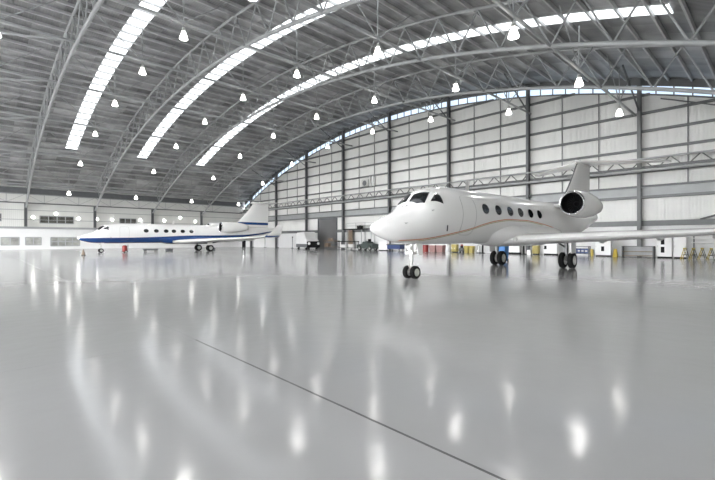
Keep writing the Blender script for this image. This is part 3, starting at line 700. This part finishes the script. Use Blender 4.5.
MB().lathe([(.30, 0), (.32, .03), (.32, .85), (.26, .98), (.10, 1.05), (.07, 1.08)], n=24, cap0=True, cap1=True).build('body', M['white'], t, 40); MB().lathe([(.05, 1.07), (.05, 1.16), (.09, 1.16), (.09, 1.2)], n=12, cap1=True).build('valve', M['darksteel'], t)
cabinet('safety_cupboard', XG, 28.8, 29.6, 1.05, 'olive', 'squat dull yellow safety cupboard left of the jet main gear', 'cupboard')
t = empty('air_compressor', (XG, 28.2, 0), 'small dark compressor with a red cap between the yellow items', 'compressor')
MB().lathe([(.02, -.36), (.2, -.3), (.24, -.2), (.24, .2), (.2, .3), (.02, .36)], o=(0, 0, .4), axis='Y', n=20).build('tank', M['darksteel'], t, 50)
for y in (-.2, .2): bx(-.15, y - .03, 0, .15, y + .03, .25).build('foot', M['black'], t)
bx(-.14, -.18, .62, .14, .16, .84).build('motor', M['black'], t, bevel=.04); bx(-.12, -.16, .84, .12, .12, 1.05).build('cap', M['red'], t, bevel=.04)
for y, lab in ((27.45, 'left of the two dull yellow lidded bins before the main gear'), (26.8, 'right of the two dull yellow lidded bins before the main gear')):
    t = empty('lidded_bin', (XG, y, 0), lab, 'bin', 'dull yellow lidded bins')
    MB().rings([[(x * s, yy * s, z) for x, yy in ((-.3, -.28), (.3, -.28), (.3, .28), (-.3, .28))] for s, z in ((.8, 0), (1, .74))]).build('body', M['olive'], t); MB().box(-.32, -.3, .74, .32, .3, .85).build('lid', M['yellow'], t, bevel=.03)
t = empty('fire_extinguisher', (XG, 25.85, 0), 'pale extinguisher bottle on a stand beside the black post', 'extinguisher')
MB().lathe([(.16, .12), (.18, .16), (.18, .78), (.12, .9), (.05, .95)], n=20, cap0=True, cap1=True).build('bottle', M['white'], t, 40); MB().path([(0, 0, .95), (-.1, 0, 1.02), (-.24, 0, .8), (-.24, 0, .4)], .03, 6).build('hose', M['black'], t); bx(-.2, -.2, 0, .2, .2, .12).build('stand', M['darksteel'], t)
def post(x, y, h, m, label, r=.07, nm='barrier_post', cat='post', grp=None):
    t = empty(nm, (x, y, 0), label, cat, grp); MB().lathe([(r * 3, 0), (r * 3, .04), (r * 1.3, .09)], n=16, cap0=True, cap1=True).build('base', M['black'], t, 40)
    MB().lathe([(r, .05), (r, h - .05), (r * .6, h)], n=12, cap1=True).build('pole', M[m], t, 40); MB().lathe([(r * 1.4, h - .22), (r * 1.4, h - .08)], n=12, cap0=True, cap1=True).build('cap', M['black'], t); return t
post(XG, 25.3, 1.25, 'black', 'black post just left of the far main gear', .10)
t = empty('wheelie_bin', (28.0, 14.2, 0), 'bright blue wheelie bin behind the far main wheels of the jet', 'bin')
MB().rings([[(x * s, y * s, z) for x, y in ((-.28, -.24), (.28, -.24), (.28, .24), (-.28, .24))] for s, z in ((.85, .06), (1.1, 1.2))]).build('body', M['bluep'], t); b = MB(); b.prism([(-.27, 1.15), (.27, 1.15), (.27, 1.22), (.1, 1.32), (-.27, 1.26)], 'X', -.31, .31); b.build('lid', M['bluep'], t, bevel=.02)
for y in (-.22, .22): w = make_wheel('wheel', t, .22, y, .1, .1, .06)
cabinet('chest', XG, 20.6, 22.3, .92, 'white', 'low white chest on a dark base right of the blue bin', 'chest', base=.2, doors=2)
post(XG, 20.25, 1.27, 'black', 'black post right of the low white chest', .09)
bx(-.2, -.2, 0, .2, .2, .5).build('dummy', M['jetgrey']).name = 'crate_small'
o = bpy.data.objects['crate_small']; o.name = 'floor_box'; o.location = (XG, 19.6, 0); tag(o, 'small grey box on the floor left of the yellow locker', 'box')
cabinet('safety_locker', XG, 18.55, 19.2, 1.25, 'olive', 'tall dull yellow locker behind the middle of the wing', 'locker', doors=1)
cabinet('equipment_cabinet', XG, 16.6, 18.0, 1.25, 'white', 'white equipment cabinet with one dark vent left of the near main gear', base=.16, holes=((.35, .6, .62, 1.0),))
t = empty('parts_rack', (XG, 14.3, 0), 'dark rack of blue bins right of the near main gear', 'rack')
bx(-.3, -.75, .18, .3, .75, .24).build('shelf', M['darksteel'], t); bx(-.3, -.75, .92, .3, .75, .98).build('shelf', M['darksteel'], t)
for y in (-.72, .72):
    for x in (-.26, .26): bx(x - .03, y - .03, 0, x + .03, y + .03, .95).build('leg', M['darksteel'], t)
for i in range(4):
    c = empty('parts_bin', (XG, 14.3 - .5 + .34 * i, .25), '%s blue parts bin from the right in the dark rack' % ORD[i], 'bin', 'blue parts bins in the rack')
    MB().rings([[(x * s, y * s, z) for x, y in ((-.24, -.15), (.24, -.15), (.24, .15), (-.24, .15))] for s, z in ((.9, 0), (1, .5))]).build('body', M['navy'], c); bx(-.262, -.1, .2, -.235, .1, .3).build('label_holder', M['jetgrey'], c)
t = bx(-.12, -.12, 0, .12, .12, .7).build('marker_block', M['yellow'], bevel=.04); t.location = (XG, 13.35, 0); tag(t, 'small yellow block at the end of the rack of blue bins', 'block')
cabinet('equipment_cabinet', XG, 11.65, 13.0, 1.72, 'white', 'white cabinet with two black square vents left of the low shelf unit', base=.13, holes=((-.12, .14, 1.28, 1.58), (-.12, .14, .52, .98)), doors=1)
t = empty('caution_sign', (XG - .3, 11.25, 0), 'yellow folding floor sign between white cabinet and shelf unit', 'sign')
for s_ in (-1, 1):
    MB().add([(s_ * .22, -.17, 0), (s_ * .22, .17, 0), (s_ * .02, .12, .75), (s_ * .02, -.12, .75), (s_ * .24, -.17, 0), (s_ * .24, .17, 0), (s_ * .04, .12, .75), (s_ * .04, -.12, .75)], [(0, 1, 2, 3), (7, 6, 5, 4), (0, 4, 5, 1), (1, 5, 6, 2), (2, 6, 7, 3), (3, 7, 4, 0)]).build('panel', M['yellow'], t)
t = empty('shelf_unit', (XG, 9.5, 0), 'low wide brown and grey shelf unit under the near wing', 'shelf')
for z in (.12, .5, .98): bx(-.35, -1.22, z, .35, 1.22, z + .06).build('shelf', M['brown'] if z < .9 else M['darksteel'], t)
for y in (-1.2, 1.2): bx(-.35, y - .03, 0, .35, y + .03, 1.04).build('side_panel', M['darksteel'], t)
bx(.31, -1.2, .1, .34, 1.2, 1.0).build('back_panel', M['steel'], t)
cabinet('equipment_cabinet', XG, 6.95, 8.05, 1.9, 'white', 'tall white cabinet with two black square vents right of the shelf unit', base=.13, holes=((-.02, .24, 1.2, 1.74), (-.02, .24, .48, 1.0)), doors=1)
cabinet('storage_cupboard', XG, 5.95, 6.85, 1.88, 'white', 'plain tall white cupboard beside the row of trestles', 'cupboard', base=.12, doors=1)
def trestle(y, lab):
    t = empty('trestle', (XG - 1.0, y, 0), lab, 'trestle', 'yellow trestles on the floor by the wall')
    bx(-.55, -.05, .86, .55, .05, .94).build('beam', M['yellow'], t)
    for x in (-.48, .48):
        for s_ in (-1, 1): MB().tube((x, 0, .88), (x, s_ * .24, 0), .03, 6).build('leg', M['darksteel'] if s_ < 0 else M['yellow'], t)
        MB().tube((x, -.15, .35), (x, .15, .35), .02, 6).build('crossbar', M['black'], t)
for i in range(5): trestle(5.95 - .56 * i, '%s yellow trestle from the left in the row at the right edge' % ORD[i])
t = empty('pipe_rack', (XG + .9, 4.0, 0), 'white wall rack of long pipes above the trestles at the right edge', 'rack')
for z in (1.38, 1.75, 2.1): MB().tube((0, -2.4, z), (0, 1.8, z), .06, 8).build('pipe', M['white'], t, 50)
for y in (-2.0, 1.6): bx(-.05, y - .04, 0, .1, y + .04, 2.3).build('upright', M['darksteel'], t)
t = empty('wall_fan', (X_GABLE - .2, 46.1, 10.1), 'pale boxy fitting mounted high on the gable wall left of the cockpit', 'wall fitting')
b = MB(); b.box(-.5, -1.45, 0, .0, -1.2, 1.55); b.box(-.5, -.75, 0, 0, -.6, 1.55); b.build('bracket', M['white'], t)
bx(-.5, -.3, .1, 0, 1.2, 1.2).build('housing', M['hub'], t, bevel=.05); MB().lathe([(.42, -.51), (.42, -.56), (.1, -.58)], o=(0, .45, .62), axis='X', n=20, cap1=True).build('grille', M['darksteel'], t)
# dado panel joints at the gable's left end, made up as slim posts
for i, y in enumerate((81.2, 76.05, 70.95, 65.8)):
    post(XG, y, 2.3, 'steel', '%s dado panel joint from the left, added as a slim grey post' % ORD[i], .09, 'panel_joint_post', 'post', 'dado panel joints built as posts')
o = bx(-.3, -.3, 0, .3, .3, 2.6).build('bollard', M['black']); o.location = (44.2, 84.6, 0); tag(o, 'thick black square post in the far corner below the blue jet tail', 'post')
# things standing by the far jet
t = empty('fire_trolley', (13.62, 57.33, 0), 'red wheeled fire extinguisher trolley behind the far jet nose wheel', 'trolley')
MB().lathe([(.26, .15), (.30, .2), (.30, .75), (.22, .9), (.06, .95)], n=20, cap0=True, cap1=True).build('bottle', M['red'], t, 40); bx(-.3, -.3, .08, .3, .3, .15).build('base', M['black'], t)
for s_ in (-1, 1): make_wheel('wheel', t, .05, s_ * .36, .15, .15, .08)
MB().path([(.3, -.2, .15), (.36, -.2, 1.0), (.36, .2, 1.0), (.3, .2, .15)], .025, 6).build('handle', M['darksteel'], t)
t = empty('low_trolley', (16.9, 58.2, 0), 'long low dark trolley under the far jet forward cabin', 'trolley'); bx(-.85, -.35, .22, .85, .35, .42).build('deck', M['darksteel'], t, bevel=.02)
for x in (-.65, .65):
    for y in (-.28, .28): make_wheel('wheel', t, x, y, .11, .11, .07)
c = empty('traffic_cone', (8.15, 50.6, 0), 'grey brown cone on the floor in front of the far jet nose', 'cone'); bx(-.22, -.22, 0, .22, .22, .05).build('base', M['black'], c); MB().lathe([(.19, .04), (.04, .62)], n=16, cap1=True).build('cone', M['brown'], c, 50)
for nm, x, y, lab in (('wheel_chock', 26.9, 61.9, 'small dark chock on the floor behind the far jet main wheels'), ('floor_case', 20.6, 62.2, 'small dark case on the floor under the far jet middle cabin')):
    o = bx(-.45, -.3, 0, .45, .3, .35).build(nm, M['darksteel'], bevel=.05); o.location = (x, y, 0); tag(o, lab, 'case' if 'case' in nm else 'chock')
# ------------------------------------------------------------------ light, camera
wd = bpy.data.worlds.new('overcast_sky'); S.world = wd; wd.use_nodes = True
nt = wd.node_tree; bg = nt.nodes['Background']; bg.inputs['Color'].default_value = (.97, .98, 1.0, 1); bg.inputs['Strength'].default_value = 9
cd = bpy.data.cameras.new('camera'); cam = bpy.data.objects.new('camera', cd); COL.objects.link(cam)
TH = .8158
cam.location = (0, 0, 1.6); cam.rotation_euler = (PI / 2, 0, TH - PI / 2)
cd.sensor_fit = 'HORIZONTAL'; cd.sensor_width = 36; cd.lens = 404.88 / 715 * 36; cd.clip_start = .05; cd.clip_end = 500
S.camera = cam
S.view_settings.view_transform = 'Standard'; S.view_settings.look = 'None'; S.view_settings.gamma = 1; S.view_settings.use_curve_mapping = False
S.view_settings.exposure = 1.42
S.cycles.use_denoising = True
S.cycles.max_bounces = 8; S.cycles.diffuse_bounces = 5; S.cycles.sample_clamp_indirect = 6
